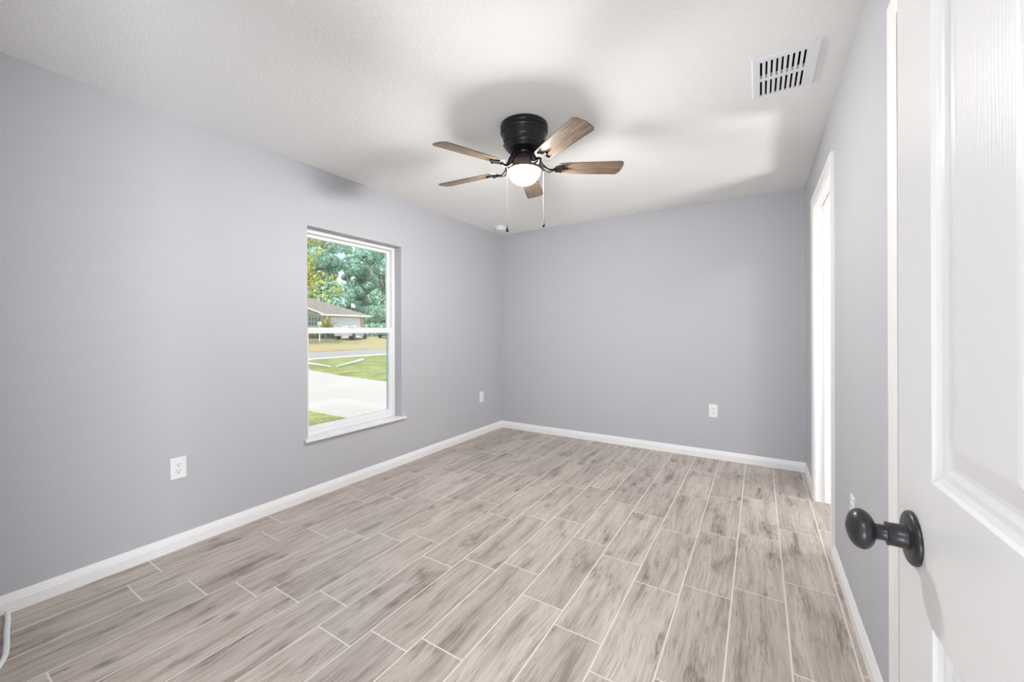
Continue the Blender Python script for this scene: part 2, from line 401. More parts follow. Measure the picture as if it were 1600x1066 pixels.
# door casings (moulded profile) and jambs
CP = [(0, 0), (0, .008), (.006, .0105), (.012, .0095), (.034, .0125), (.044, .0165), (.052, .0168), (.057, .0150), (.057, 0)]
def doorway(name, x, nx, y0, y1, top, depth, flip=1):
    root = tag(empty(name, (x, (y0 + y1) / 2, 0)), kind='structure')
    rv = .005; bm = bmesh.new()
    P = [(x, y1 + rv, 0), (x, y1 + rv, top + rv), (x, y0 - rv, top + rv), (x, y0 - rv, 0)]
    sweep(bm, P, [(0, 1, 0), (0, 1, 1), (0, -1, 1), (0, -1, 0)], (nx, 0, 0), CP)
    obj('casing', bm, M_TRIM, root, smooth=25)
    bm = bmesh.new(); xo = x - nx * depth; a, b = min(x, xo), max(x, xo)
    bx(bm, a, b, y1, y1 + .0095, 0, top + .0095); bx(bm, a, b, y0 - .0095, y0, 0, top + .0095); bx(bm, a, b, y0, y1, top, top + .0095)
    obj('jamb', bm, M_TRIM, root)
    bm = bmesh.new(); s0, s1 = x - nx * depth * .42, x - nx * depth * .72; a, b = min(s0, s1), max(s0, s1)
    bx(bm, a, b, y1 - .011, y1, 0, top); bx(bm, a, b, y0, y0 + .011, 0, top); bx(bm, a, b, y0 + .011, y1 - .011, top - .011, top)
    obj('door_stop', bm, M_TRIM, root, bevel=.003)
    return root
doorway('trim_1', XR, -1, D1Y0, D1Y1, DT, WT)
doorway('trim_2', XR, -1, D2Y0, D2Y1, DT, WT)

# ------------------------------------------------------------ six-panel doors
def panel_door(root, Wd, Ht, Th, px, pz, mat):
    """door leaf in local coords: x 0..Wd from hinge to latch, face at y=0 (room side) .. y=-Th; recessed mouldings with raised panels"""
    bm = bmesh.new(); uvl = bm.loops.layers.uv.new('UVMap')
    xs = sorted({0, Wd, *[v for p in px for v in p]}); zs = sorted({0.008, Ht, *[v for p in pz for v in p]})
    ispan = lambda xa, za: any(abs(p[0] - xa) < 1e-6 for p in px) and any(abs(p[0] - za) < 1e-6 for p in pz)
    def quad(pts, vert):
        f = bm.faces.new([bm.verts.new(p) for p in pts])
        for lp in f.loops:
            c = lp.vert.co; lp[uvl].uv = (c.x, c.z) if vert else (c.z, c.x)
    for side in (0, 1):
        sy = lambda d: (-d if side == 0 else -Th + d)
        for i in range(len(xs) - 1):
            for j in range(len(zs) - 1):
                xa, xb, za, zb = xs[i], xs[i + 1], zs[j], zs[j + 1]
                if ispan(xa, za):
                    prof = [(0, 0), (.004, .0035), (.011, .0065), (.017, .0072), (.024, .0105), (.030, .0108), (.055, .0035), (.060, .003)]
                    for (i0, d0), (i1, d1) in zip(prof, prof[1:]):
                        A = [(xa + i0, za + i0), (xb - i0, za + i0), (xb - i0, zb - i0), (xa + i0, zb - i0)]
                        B = [(xa + i1, za + i1), (xb - i1, za + i1), (xb - i1, zb - i1), (xa + i1, zb - i1)]
                        for k in range(4):
                            k2 = (k + 1) % 4
                            quad([(A[k][0], sy(d0), A[k][1]), (A[k2][0], sy(d0), A[k2][1]), (B[k2][0], sy(d1), B[k2][1]), (B[k][0], sy(d1), B[k][1])], k in (1, 3))
                    i1, d1 = prof[-1]
                    quad([(xa + i1, sy(d1), za + i1), (xb - i1, sy(d1), za + i1), (xb - i1, sy(d1), zb - i1), (xa + i1, sy(d1), zb - i1)], True)
                else:
                    rail = any(p[0] - 1e-6 <= xa < p[1] - 1e-6 for p in px)
                    quad([(xa, sy(0), za), (xb, sy(0), za), (xb, sy(0), zb), (xa, sy(0), zb)], not rail)
    z0, z1 = zs[0], zs[-1]
    for q in ([(0, 0, z0), (0, -Th, z0), (0, -Th, z1), (0, 0, z1)], [(Wd, 0, z0), (Wd, -Th, z0), (Wd, -Th, z1), (Wd, 0, z1)],
              [(0, 0, z0), (Wd, 0, z0), (Wd, -Th, z0), (0, -Th, z0)], [(0, 0, z1), (Wd, 0, z1), (Wd, -Th, z1), (0, -Th, z1)]):
        quad(q, True)
    bmesh.ops.remove_doubles(bm, verts=bm.verts, dist=1e-5)
    return obj('door_leaf', bm, mat, root, local=True)
DW, DH, DTH = .813, 2.09, .035
A = R(1.7); E = Vector((.179, .819, 0)); dv = Vector((-math.sin(A), math.cos(A), 0)); hinge = E - dv * DW
door = tag(empty('door_1', hinge, math.pi / 2 + A), kind='structure')
STL, MUL = .121, .107; pw = (DW - 2 * STL - MUL) / 2
PXS = [(STL, STL + pw), (DW - STL - pw, DW - STL)]
PZS = [(.24, .848), (1.031, 1.70), (1.80, 1.985)]
panel_door(door, DW, DH, DTH, PXS, PZS, M_DOOR)
# knob: rosette, neck, egg-shaped grip (both faces)
def knob(sign):
    rot = Matrix.Rotation(R(-90 if sign > 0 else 90), 3, 'X')   # z -> +y (room side) / -y
    base = Vector((DW - .060, 0 if sign > 0 else -DTH, .934))
    k = empty('door_knob', base); k.parent = door
    b1 = bmesh.new(); lathe(b1, [(0.0355, 0), (.0362, .002), (.0355, .0045), (.033, .0068), (.026, .0080), (.0165, .0088), (.0165, .0095)], (0, 0, 0), 64, rot)
    obj('rosette', b1, M_KNOB, k, smooth=35, local=True)
    b2 = bmesh.new(); lathe(b2, [(.0165, .009), (.0158, .010), (.0152, .026), (.0158, .0275), (.0158, .0285), (.0112, .029), (.0105, .031), (.0108, .040), (.0125, .0425), (.0125, .046)], (0, 0, 0), 48, rot)
    obj('neck', b2, M_KNOB, k, smooth=35, local=True)
    prof = [(.0125, .0415)]
    for i in range(1, 22):
        a = math.pi * i / 22; prof.append((.0275 * math.sin(a) ** .9, .0565 - .0165 * math.cos(a)))
    prof = [p for p in prof if not (p[0] < .0125 and p[1] < .045)]
    prof = prof[:-1] + [(.008, .0728), (.0045, .0728), (.004, .0722), (0, .0722)]
    b3 = bmesh.new(); lathe(b3, prof, (0, 0, 0), 64, rot)
    obj('grip', b3, M_KNOB, k, smooth=40, local=True)
    return k
knob(1)
# closed closet door inside the second doorway
dclo = tag(empty('door_2', (XR + .085, D2Y0 + .013, 0), math.pi / 2), kind='structure')
panel_door(dclo, D2Y1 - D2Y0 - .026, DT - .014, .03, [(.12, .34), (.45, .67)], [(.24, .85), (1.03, 1.70), (1.80, 1.99)], M_DOOR)

# ------------------------------------------------------------ window
win = tag(empty('window_1', (XL - .085, (WY0 + WY1) / 2, WZ0)), kind='structure')
FX0, FX1 = XL - .155, XL - .085
def frame(bm, x0, x1, y0, y1, z0, z1, w, wb=None, wt=None):
    wb = w if wb is None else wb; wt = w if wt is None else wt
    bx(bm, x0, x1, y0, y0 + w, z0, z1); bx(bm, x0, x1, y1 - w, y1, z0, z1)
    bx(bm, x0, x1, y0 + w, y1 - w, z0, z0 + wb); bx(bm, x0, x1, y0 + w, y1 - w, z1 - wt, z1)
    return bm
obj('window_frame', frame(bmesh.new(), FX0, FX1, WY0, WY1, WZ0, WZ1, .030, .030, .030), M_VINYL, win, bevel=.003)
ZM0, ZM1 = 1.206, 1.256
b = frame(bmesh.new(), FX0 + .012, FX0 + .036, WY0 + .0302, WY1 - .0302, ZM0 + .004, WZ1 - .0302, .030, .040, .026)
us = obj('sash', b, M_VINYL, win, bevel=.003)
b = box(FX0 + .022, FX0 + .026, WY0 + .06, WY1 - .06, ZM0 + .044, WZ1 - .056)
obj('pane', b, M_GLASS, us)
b = frame(bmesh.new(), FX0 + .040, FX1 - .004, WY0 + .0302, WY1 - .0302, WZ0 + .0302, ZM1 - .002, .031, .036, .046)
ls = obj('sash', b, M_VINYL, win, bevel=.003)
b = box(FX0 + .050, FX0 + .054, WY0 + .061, WY1 - .061, WZ0 + .066, ZM1 - .048)
obj('pane', b, M_GLASS, ls)
b = bmesh.new(); yc = (WY0 + WY1) / 2
bx(b, FX1 - .02, FX1 + .004, yc - .03, yc + .03, ZM1 - .002, ZM1 + .012); bx(b, FX1 - .012, FX1 + .010, yc - .012, yc + .02, ZM1 + .012, ZM1 + .02)
obj('sash_lock', b, M_VINYL, win, bevel=.002)
b = bmesh.new(); sx0, sx1 = XL - .085, XL + .030
out = [(sx0, WY0 + .001), (XL + .0005, WY0 + .001), (XL + .0005, WY0 - .028), (sx1, WY0 - .028), (sx1, WY1 + .036), (XL + .0005, WY1 + .036), (XL + .0005, WY1 - .001), (sx0, WY1 - .001)]
prism(b, out, .420, .4415)
obj('window_sill', b, M_SILL, win, bevel=.005, seg=3)

# ------------------------------------------------------------ ceiling fan
FC = Vector((-1.183, 2.044, 0))
fan = tag(empty('ceiling_fan', (FC.x, FC.y, H)), 'flush-mount ceiling fan with black housing, five brown wood blades and lit globe', 'ceiling fan')
b = bmesh.new()
lathe(b, [(.139, H), (.141, H - .006), (.141, H - .020), (.137, H - .026), (.134, H - .027), (.134, H - .031), (.139, H - .034), (.140, H - .045), (.136, H - .052), (.130, H - .055),
          (.127, H - .060), (.126, H - .085), (.121, H - .093), (.119, H - .098), (.121, H - .101), (.120, H - .118), (.112, H - .132), (.100, H - .142), (.098, H - .146), (.080, H - .153), (.05, H - .156)], (FC.x, FC.y, 0), 64)
mh = obj('motor_housing', b, M_BLACK, fan, smooth=30)
for k in range(8):
    a = k * math.pi / 4 + .3; b = bmesh.new()
    vs = bx(b, -.022, .022, -.0015, .0015, -.005, .005)
    bmesh.ops.transform(b, matrix=Matrix.Translation((FC.x + .1217 * math.cos(a), FC.y + .1217 * math.sin(a), H - .109)) @ Matrix.Rotation(a + math.pi / 2, 4, 'Z'), verts=b.verts)
    obj('cooling_slot', b, M_DARK, mh)
b = bmesh.new(); lathe(b, [(.062, H - .1545), (.066, H - .166), (.060, H - .176), (.045, H - .178)], (FC.x, FC.y, 0), 48)
obj('flywheel', b, M_BLACK, fan, smooth=30)
b = bmesh.new()
lathe(b, [(.043, H - .170), (.044, H - .185), (.047, H - .196), (.056, H - .204), (.075, H - .209), (.095, H - .216), (.107, H - .226), (.113, H - .238), (.115, H - .250), (.1155, H - .259), (.1025, H - .2705), (.1005, H - .2705), (.0985, H - .25), (.03, H - .235)], (FC.x, FC.y, 0), 64, cap=False)
pan = obj('light_kit_pan', b, M_PAN, fan, smooth=30)
b = bmesh.new(); zr = H - .256; pr = []
for i in range(15):
    a = math.pi / 2 * i / 14; pr.append((.097 * math.cos(a) ** .85 if i < 14 else 0, zr - .092 * math.sin(a)))
lathe(b, pr, (FC.x, FC.y, 0), 48, cap=False)
tag(obj('lamp_globe', b, M_GLOBE, fan, smooth=60), 'glowing frosted glass bowl')
lamp('fan_bulb', 'POINT', (FC.x, FC.y, 2.152), BULB_W, (1, .975, .94), shadow_soft_size=.055)
# blades
RB, WB = .613, .128; ZB = 2.185
def blade_outline():
    o = []; r0_, rc = .185, .028
    o += [(r0_ + .022, -.047), (.30, -.053), (.44, -.059), (RB - rc - .006, -WB / 2)]
    for i in range(7):
        a = -math.pi / 2 + (math.pi / 2 - .12) * i / 6; o.append((RB - rc - .006 + rc * math.cos(a), -WB / 2 + rc + rc * math.sin(a)))
    o.append((RB, 0))
    for p in reversed(o[4:11]): o.append((p[0], -p[1]))
    o += [(RB - rc - .006, WB / 2), (.44, .059), (.30, .053), (r0_ + .022, .047), (r0_ + .006, .034), (r0_, .015), (r0_, -.015), (r0_ + .006, -.034)]
    res = []
    for p in o:
        if not res or (abs(p[0] - res[-1][0]) + abs(p[1] - res[-1][1])) > 1e-5: res.append(p)
    return res
b = bmesh.new(); prism(b, blade_outline(), 0, .006)
blade0 = obj('blade', b, M_BLADE, fan, local=True, bevel=.0015)
def arm_mesh():
    b = bmesh.new(); zt = H - .166 - ZB          # root height above the blade plane
    for s in (-1, 1):
        tube(b, smoothpath([(.058, .010 * s, zt), (.085, .013 * s, zt - .012), (.115, .017 * s, .012), (.145, .016 * s, -.012), (.172, .008 * s, -.010), (.185, .003 * s, -.006)], 6), .0052, 8)
    prism(b, [(.178, -.012), (.20, -.034), (.225, -.040), (.236, -.034), (.228, -.022), (.236, -.010), (.262, -.008), (.270, 0), (.262, .008), (.236, .010), (.228, .022), (.236, .034), (.225, .040), (.20, .034), (.178, .012)], -.006, -.0005)
    for p in ((.226, -.032), (.260, 0), (.226, .032)):
        lathe(b, [(.0062, -.006), (.006, -.0085), (.003, -.0105), (0, -.0105)], (p[0], p[1], 0), 10, cap=False)
    return b
arm0 = obj('blade_arm', arm_mesh(), M_ARM, fan, local=True, smooth=35)
T0 = R(327.6); PITCH = R(-12.8)
FLAP = [-.012, .037, .036, .006, -.045]
for k in range(5):
    bl = blade0 if k == 0 else blade0.copy(); ar = arm0 if k == 0 else arm0.copy()
    if k: COL.objects.link(bl); COL.objects.link(ar)
    m = Matrix.Translation((0, 0, ZB - H)) @ Matrix.Rotation(T0 + k * 2 * math.pi / 5, 4, 'Z') @ Matrix.Rotation(-math.atan(FLAP[k] / RB), 4, 'Y')
    bl.matrix_local = m @ Matrix.Rotation(PITCH, 4, 'X'); ar.matrix_local = m @ Matrix.Rotation(PITCH * .6, 4, 'X')
# pull chains
for (cx, cy, zt, zb) in ((-1.232, 1.932, 2.175, 1.805), (-1.088, 2.106, 2.18, 1.852)):
    b = bmesh.new(); tube(b, [(cx, cy, zt), (cx, cy, zb + .028)], .0006, 6)
    z = zt
    while z > zb + .03:
        lathe(b, [(.0003, z + .0009), (.0010, z), (.0003, z - .0009)], (cx, cy, 0), 6, cap=False); z -= .0042
    ch = obj('pull_chain', b, M_CHAIN, fan)
    b = bmesh.new(); lathe(b, [(.0015, zb + .030), (.0022, zb + .022), (.0045, zb + .012), (.0072, zb + .002), (.0078, zb - .004), (.006, zb - .010), (.003, zb - .0125), (0, zb - .013)], (cx, cy, 0), 20, cap=False)
    tag(obj('chain_fob', b, M_DARK, ch, smooth=60), 'black teardrop pull')

# ------------------------------------------------------------ ceiling vent
PX0, PX1, PY0, PY1 = -.027, .231, 2.094, 2.447
vent = tag(empty('ceiling_vent', ((PX0 + PX1) / 2, (PY0 + PY1) / 2, H)), 'white rectangular air vent with two rows of louvres in the ceiling', 'vent')
b = bmesh.new(); zf = H - .007
LX0, LX1 = .007, .191; rows = ((2.127, 2.266), (2.289, 2.428))
bx(b, PX0 + .006, LX0, PY0 + .006, PY1 - .006, zf, H - .003); bx(b, LX1, PX1 - .006, PY0 + .006, PY1 - .006, zf, H - .003)
bx(b, LX0, LX1, PY0 + .006, rows[0][0], zf, H - .003); bx(b, LX0, LX1, rows[1][1], PY1 - .006, zf, H - .003)
# sloped rim around the plate
A_ = [(PX0, PY0), (PX1, PY0), (PX1, PY1), (PX0, PY1)]; B_ = [(PX0 + .006, PY0 + .006), (PX1 - .006, PY0 + .006), (PX1 - .006, PY1 - .006), (PX0 + .006, PY1 - .006)]
for k in range(4):
    k2 = (k + 1) % 4
    b.faces.new([b.verts.new((*A_[k], H - .0005)), b.verts.new((*A_[k2], H - .0005)), b.verts.new((*B_[k2], zf)), b.verts.new((*B_[k], zf))])
obj('face_plate', b, M_VENT, vent)
obj('divider_bar', box(LX0, LX1, rows[0][1], rows[1][0], zf, H + .012), M_VENT, vent)
pit = (LX1 - LX0) / 9
for ya, yb in rows:
    for k in range(9):
        x = LX0 + k * pit; b = bmesh.new()
        pr_ = [(x + .0088, zf), (x + pit - .0005, zf), (x + pit + .001, zf + .0012), (x + .0205 + .002, zf + .0165), (x + .0205, zf + .0165), (x + .0105, zf + .0015)]
        lo = [b.verts.new((p, ya, q)) for p, q in pr_]; hi = [b.verts.new((p, yb, q)) for p, q in pr_]
        b.faces.new(lo); b.faces.new(hi)
        for i in range(6): b.faces.new((lo[i], lo[(i + 1) % 6], hi[(i + 1) % 6], hi[i]))
        obj('louvre', b, M_VENT, vent)
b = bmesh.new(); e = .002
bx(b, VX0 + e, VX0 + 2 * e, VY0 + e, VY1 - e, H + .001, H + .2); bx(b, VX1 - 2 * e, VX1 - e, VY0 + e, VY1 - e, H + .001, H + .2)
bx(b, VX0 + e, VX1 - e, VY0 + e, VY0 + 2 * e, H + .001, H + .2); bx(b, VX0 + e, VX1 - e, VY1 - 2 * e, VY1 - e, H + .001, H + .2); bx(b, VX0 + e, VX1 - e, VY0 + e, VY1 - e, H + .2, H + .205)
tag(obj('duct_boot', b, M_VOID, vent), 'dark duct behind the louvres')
for y in (PY0 + .016, PY1 - .0095):
    b = bmesh.new(); lathe(b, [(.004, zf), (.0036, zf - .0012), (0, zf - .0016)], ((LX0 + LX1) / 2, y, 0), 12, cap=False); obj('screw', b, M_VENT, vent)

# ------------------------------------------------------------ smoke detector
sd = tag(empty('smoke_detector', (-2.575, 3.885, H)), 'round white smoke detector on the ceiling near the back left corner', 'smoke detector')
b = bmesh.new(); lathe(b, [(.077, H - .0005), (.078, H - .006), (.075, H - .010), (.060, H - .011)], (-2.575, 3.885, 0), 40); obj('mounting_plate', b, M_PLATE, sd, smooth=35)
b = bmesh.new(); lathe(b, [(.062, H - .0112), (.061, H - .022), (.056, H - .034), (.046, H - .040), (.020, H - .041), (.019, H - .039), (0, H - .039)], (-2.575, 3.885, 0), 40); obj('sensor_body', b, M_PLATE, sd, smooth=35)

# ------------------------------------------------------------ outlets (local: +y out of the wall)
def rrect(w, h, r, n=5):
    o = []
    for cx, cz, a0 in ((w - r, h - r, 0), (-w + r, h - r, 90), (-w + r, -h + r, 180), (w - r, -h + r, 270)):
        for i in range(n): a = R(a0 + 90 * i / (n - 1)); o.append((cx + r * math.cos(a), cz + r * math.sin(a)))
    return o
def slab(bm, out, y0, y1, inset=0.0):
    lo = [bm.verts.new((x, y0, z)) for x, z in out]; s = 1 - inset
    hi = [bm.verts.new((x - math.copysign(min(abs(x), inset), x), y1, z - math.copysign(min(abs(z), inset), z))) for x, z in out]; n = len(lo)
    bm.faces.new(lo); bm.faces.new(hi)
    for i in range(n): bm.faces.new((lo[i], lo[(i + 1) % n], hi[(i + 1) % n], hi[i]))
def make_outlet(loc, rz):
    t = empty('wall_outlet', loc, rz)
    b = bmesh.new(); slab(b, rrect(.038, .0605, .004), .0005, .0055, .0025); pl = obj('cover_plate', b, M_PLATE, t, local=True)
    for s in (1, -1):
        b = bmesh.new(); o = []
        for i in range(32):
            a = 2 * math.pi * i / 32; o.append((max(-.0150, min(.0150, .0172 * math.cos(a))), .0195 * s + max(-.0142, min(.0142, .0172 * math.sin(a)))))
        slab(b, o, .0056, .0078, .0006); rc = obj('receptacle', b, M_PLATE, t, local=True)
        b = bmesh.new()
        bx(b, -.0075, -.0052, .0079, .0082, .0195 * s + .000, .0195 * s + .0085); bx(b, .0052, .0072, .0079, .0082, .0195 * s + .001, .0195 * s + .0080)
        lathe(b, [(.0030, .0079), (.0030, .0082), (0, .0082)], (0, 0, 0), 14, Matrix.Rotation(R(-90), 3, 'X'))
        bmesh.ops.translate(b, verts=b.verts[-42:], vec=(0, 0, .0195 * s - .0062)) if False else None
        for v_ in list(b.verts)[16:]: v_.co.z += .0195 * s - .0062
        obj('slots', b, M_DARK, rc, local=True)
    b = bmesh.new(); lathe(b, [(.0032, .0056), (.003, .0066), (0, .0068)], (0, 0, 0), 12, Matrix.Rotation(R(-90), 3, 'X')); obj('cover_screw', b, M_PLATE, t, local=True)
    return t
grp = 'white wall outlets'
o1 = make_outlet((XL, .905, .455), R(-90)); tag(o1, 'white duplex outlet low on the left wall, left of the window', 'outlet', grp)
for loc, rz, lab in (((XL, 3.79, .445), R(-90), 'small white outlet on the left wall between the window and the back corner'),
                     ((-.373, YB, .454), R(180), 'white duplex outlet on the back wall'),
                     ((XR, 2.198, .455), R(90), 'white outlet on the right wall seen edge-on behind the door knob')):
    c = copy_tree(o1); c.location = loc; c.rotation_euler = (0, 0, rz); c['label'] = lab

# ------------------------------------------------------------ white cable on the floor
b = bmesh.new(); tube(b, smoothpath([(-2.773, .302, .0085), (-2.70, .296, .0085), (-2.60, .282, .0085), (-2.48, .268, .0085), (-2.39, .252, .0085), (-2.31, .215, .0085), (-2.26, .150, .0085), (-2.24, .06, .0085)], 8), .0085, 14)
tag(obj('white_cable', b, M_CABLE, smooth=60), 'thick white cable lying on the floor tiles from under the left baseboard', 'cable')

# ------------------------------------------------------------ outdoors
GZ = -.2
def ground(name, pts, mat, z0):
    b = bmesh.new(); vs = [b.verts.new((x, y, z)) for x, y, z in pts]; f = b.faces.new(vs)
    r = bmesh.ops.extrude_face_region(b, geom=[f]); 
    for v in [g for g in r['geom'] if isinstance(g, bmesh.types.BMVert)]: v.co.z -= z0
    return tag(obj(name, b, mat), kind='structure')
XH = E0
ground('lawn', [(XH, -40, GZ - .02), (XH, 90, GZ - .02), (-19.9, 90, GZ - .02), (-19.9, -40, GZ - .02)], M_LAWN, .3)
b = bmesh.new()
dpts = [(-3.2, 4.17), (-5.9, 4.15), (-7.0, 4.18), (-12.0, 4.15), (-16.5, 3.4), (-19.4, 1.5), (-19.4, 12.0), (-17.4, 9.7), (-14.3, 8.55), (-11.5, 7.95), (-9.06, 7.65), (-3.2, 7.2)]
lo = [b.verts.new((x, y, GZ - .1)) for x, y in dpts]; hi = [b.verts.new((x, y, GZ)) for x, y in dpts]
b.faces.new(hi); b.faces.new(lo)
for i in range(len(lo)): b.faces.new((lo[i], lo[(i + 1) % len(lo)], hi[(i + 1) % len(lo)], hi[i]))
tag(obj('driveway', b, M_CONC), kind='structure')
ground('road_curb', [(-19.5, -40, GZ + .01), (-19.5, 90, GZ + .01), (-20.05, 90, GZ + .01), (-20.05, -40, GZ + .01)], M_CURB, .2)
ground('road', [(-20.05, -40, GZ - .03), (-20.05, 90, GZ - .03), (-26.8, 90, GZ - .03), (-26.8, -40, GZ - .03)], M_ROAD, .2)
b = bmesh.new()
prof = [(-26.8, GZ - .02), (-30, GZ + .1), (-36, .22), (-41, .52), (-60, .6), (-130, .9)]
ring = [[b.verts.new((x, y, z)) for x, z in prof] for y in (-60, 140)]
ring2 = [[b.verts.new((x, y, z - .5)) for x, z in prof] for y in (-60, 140)]
for i in range(len(prof) - 1):
    b.faces.new((ring[0][i], ring[0][i + 1], ring[1][i + 1], ring[1][i])); b.faces.new((ring2[0][i], ring2[0][i + 1], ring2[1][i + 1], ring2[1][i]))
for k in (0, 1): b.faces.new([*ring[k], *reversed(ring2[k])])
tag(obj('lawn_across_road', b, M_FIELD), kind='structure')

# corrugated drain pipe on the lawn
def corr(name, a, b_, r, label):
    a, b_ = Vector(a), Vector(b_); n = 60; bm = bmesh.new(); pts, rads = [], []
    for i in range(n + 1):
        pts.append(a.lerp(b_, i / n)); rads.append(r * (1.15 - .7 * i / n) * (1.0 if i % 2 else .82))
    tube(bm, pts, rads, 16)
    return tag(obj(name, bm, M_PIPE, smooth=30), label, 'drain pipe', 'corrugated pipes on the lawn')
corr('drain_pipe', (-15.9, 12.2, GZ + .08), (-14.3, 9.75, GZ + .03), .062, 'thick white corrugated pipe on the grass, its far end pointing right')
corr('drain_pipe', (-17.2, 10.1, GZ + .05), (-14.5, 9.6, GZ + .03), .045, 'thin white corrugated pipe on the grass at the left of the window view')

# house across the road
hx, hy0, hy1, hd, hz, ez = -42.0, 12.0, 32.4, 10.0, .5, 3.12
house = tag(empty('house', (hx - 5, 22, hz)), 'tan single-storey house with grey hip roof across the road', 'house')
obj('house_walls', box(hx - hd, hx, hy0, hy1, hz - .3, ez), M_HWALL, house)
ov = .6; rz = ez + .05; pk = rz + (hd / 2 + ov) * .43
b = bmesh.new()
c4 = [b.verts.new(p) for p in ((hx + ov, hy0 - ov, rz), (hx + ov, hy1 + ov, rz), (hx - hd - ov, hy1 + ov, rz), (hx - hd - ov, hy0 - ov, rz))]
k0 = b.verts.new((hx - hd / 2, hy0 + hd / 2, pk)); k1 = b.verts.new((hx - hd / 2, hy1 - hd / 2, pk))
b.faces.new((c4[0], c4[1], k1, k0)); b.faces.new((c4[1], c4[2], k1)); b.faces.new((c4[2], c4[3], k0, k1)); b.faces.new((c4[3], c4[0], k0)); b.faces.new(c4)
obj('hip_roof', b, M_SHINGLE, house)
b = frame(bmesh.new(), 0, 0, 0, 0, 0, 0, 0) if False else bmesh.new()
bx(b, hx + ov, hx + ov + .04, hy0 - ov, hy1 + ov, rz - .16, rz + .02); bx(b, hx - hd, hx + ov, hy1 + ov, hy1 + ov + .04, rz - .16, rz + .02); bx(b, hx + .001, hx + ov, hy0 - ov, hy1 + ov, rz - .16, rz - .14)
obj('fascia', b, M_HTRIM, house)
# entry gable end seen over the front eave
b = bmesh.new(); gy0, gy1, gx = 19.5, 26.2, hx + 1.0; gp = rz + 1.1
v_ = [b.verts.new(p) for p in ((gx, gy0, rz), (gx, gy1, rz), (gx, (gy0 + gy1) / 2, gp), (hx - 3, gy0, rz), (hx - 3, gy1, rz), (hx - 3, (gy0 + gy1) / 2, gp))]
b.faces.new(v_[:3]); b.faces.new((v_[1], v_[4], v_[5], v_[2])); b.faces.new((v_[0], v_[2], v_[5], v_[3])); b.faces.new((v_[3], v_[5], v_[4]))
obj('entry_gable', b, M_SHINGLE, house)
b = bmesh.new()
for s in (0, 1):
    ya = (gy0, gy1)[s]; ym = (gy0 + gy1) / 2
    q = [(ya, rz - .08), (ya, rz + .08), (ym, gp + .08), (ym, gp - .08)]
    f0 = [b.verts.new((gx + .02, y, z)) for y, z in q]; f1 = [b.verts.new((gx + .08, y, z)) for y, z in q]
    b.faces.new(f0); b.faces.new(f1)
    for i in range(4): b.faces.new((f0[i], f0[(i + 1) % 4], f1[(i + 1) % 4], f1[i]))
obj('gable_trim', b, M_HTRIM, house)
b = frame(bmesh.new(), hx + .001, hx + .06, 24.3, 26.7, 1.75, 2.92, .10); hw = obj('house_window', b, M_HTRIM, house)
b = bmesh.new(); bx(b, hx + .001, hx + .02, 24.4, 26.6, 1.85, 2.82)
obj('window_pane', b, M_HGLASS, hw)
b = bmesh.new()
for k in range(1, 6): y = 24.4 + 2.2 * k / 6; bx(b, hx + .021, hx + .035, y - .02, y + .02, 1.85, 2.82)
bx(b, hx + .021, hx + .035, 24.4, 26.6, 2.32, 2.36); obj('muntins', b, M_HTRIM, hw)
b = bmesh.new()
for k in range(4): bx(b, hx + .001, hx + .05 - .008, 28.0, 31.6, hz + .55 * k + .02, hz + .55 * (k + 1) - .02)
bx(b, hx + .001, hx + .03, 28.0, 31.6, hz, hz + 2.2); obj('garage_door', b, M_GARAGE, house)
b = frame(bmesh.new(), hx + .001, hx + .06, 27.85, 31.75, hz, hz + 2.36, .15, .0001, .15); obj('garage_trim', b, M_HTRIM, house)

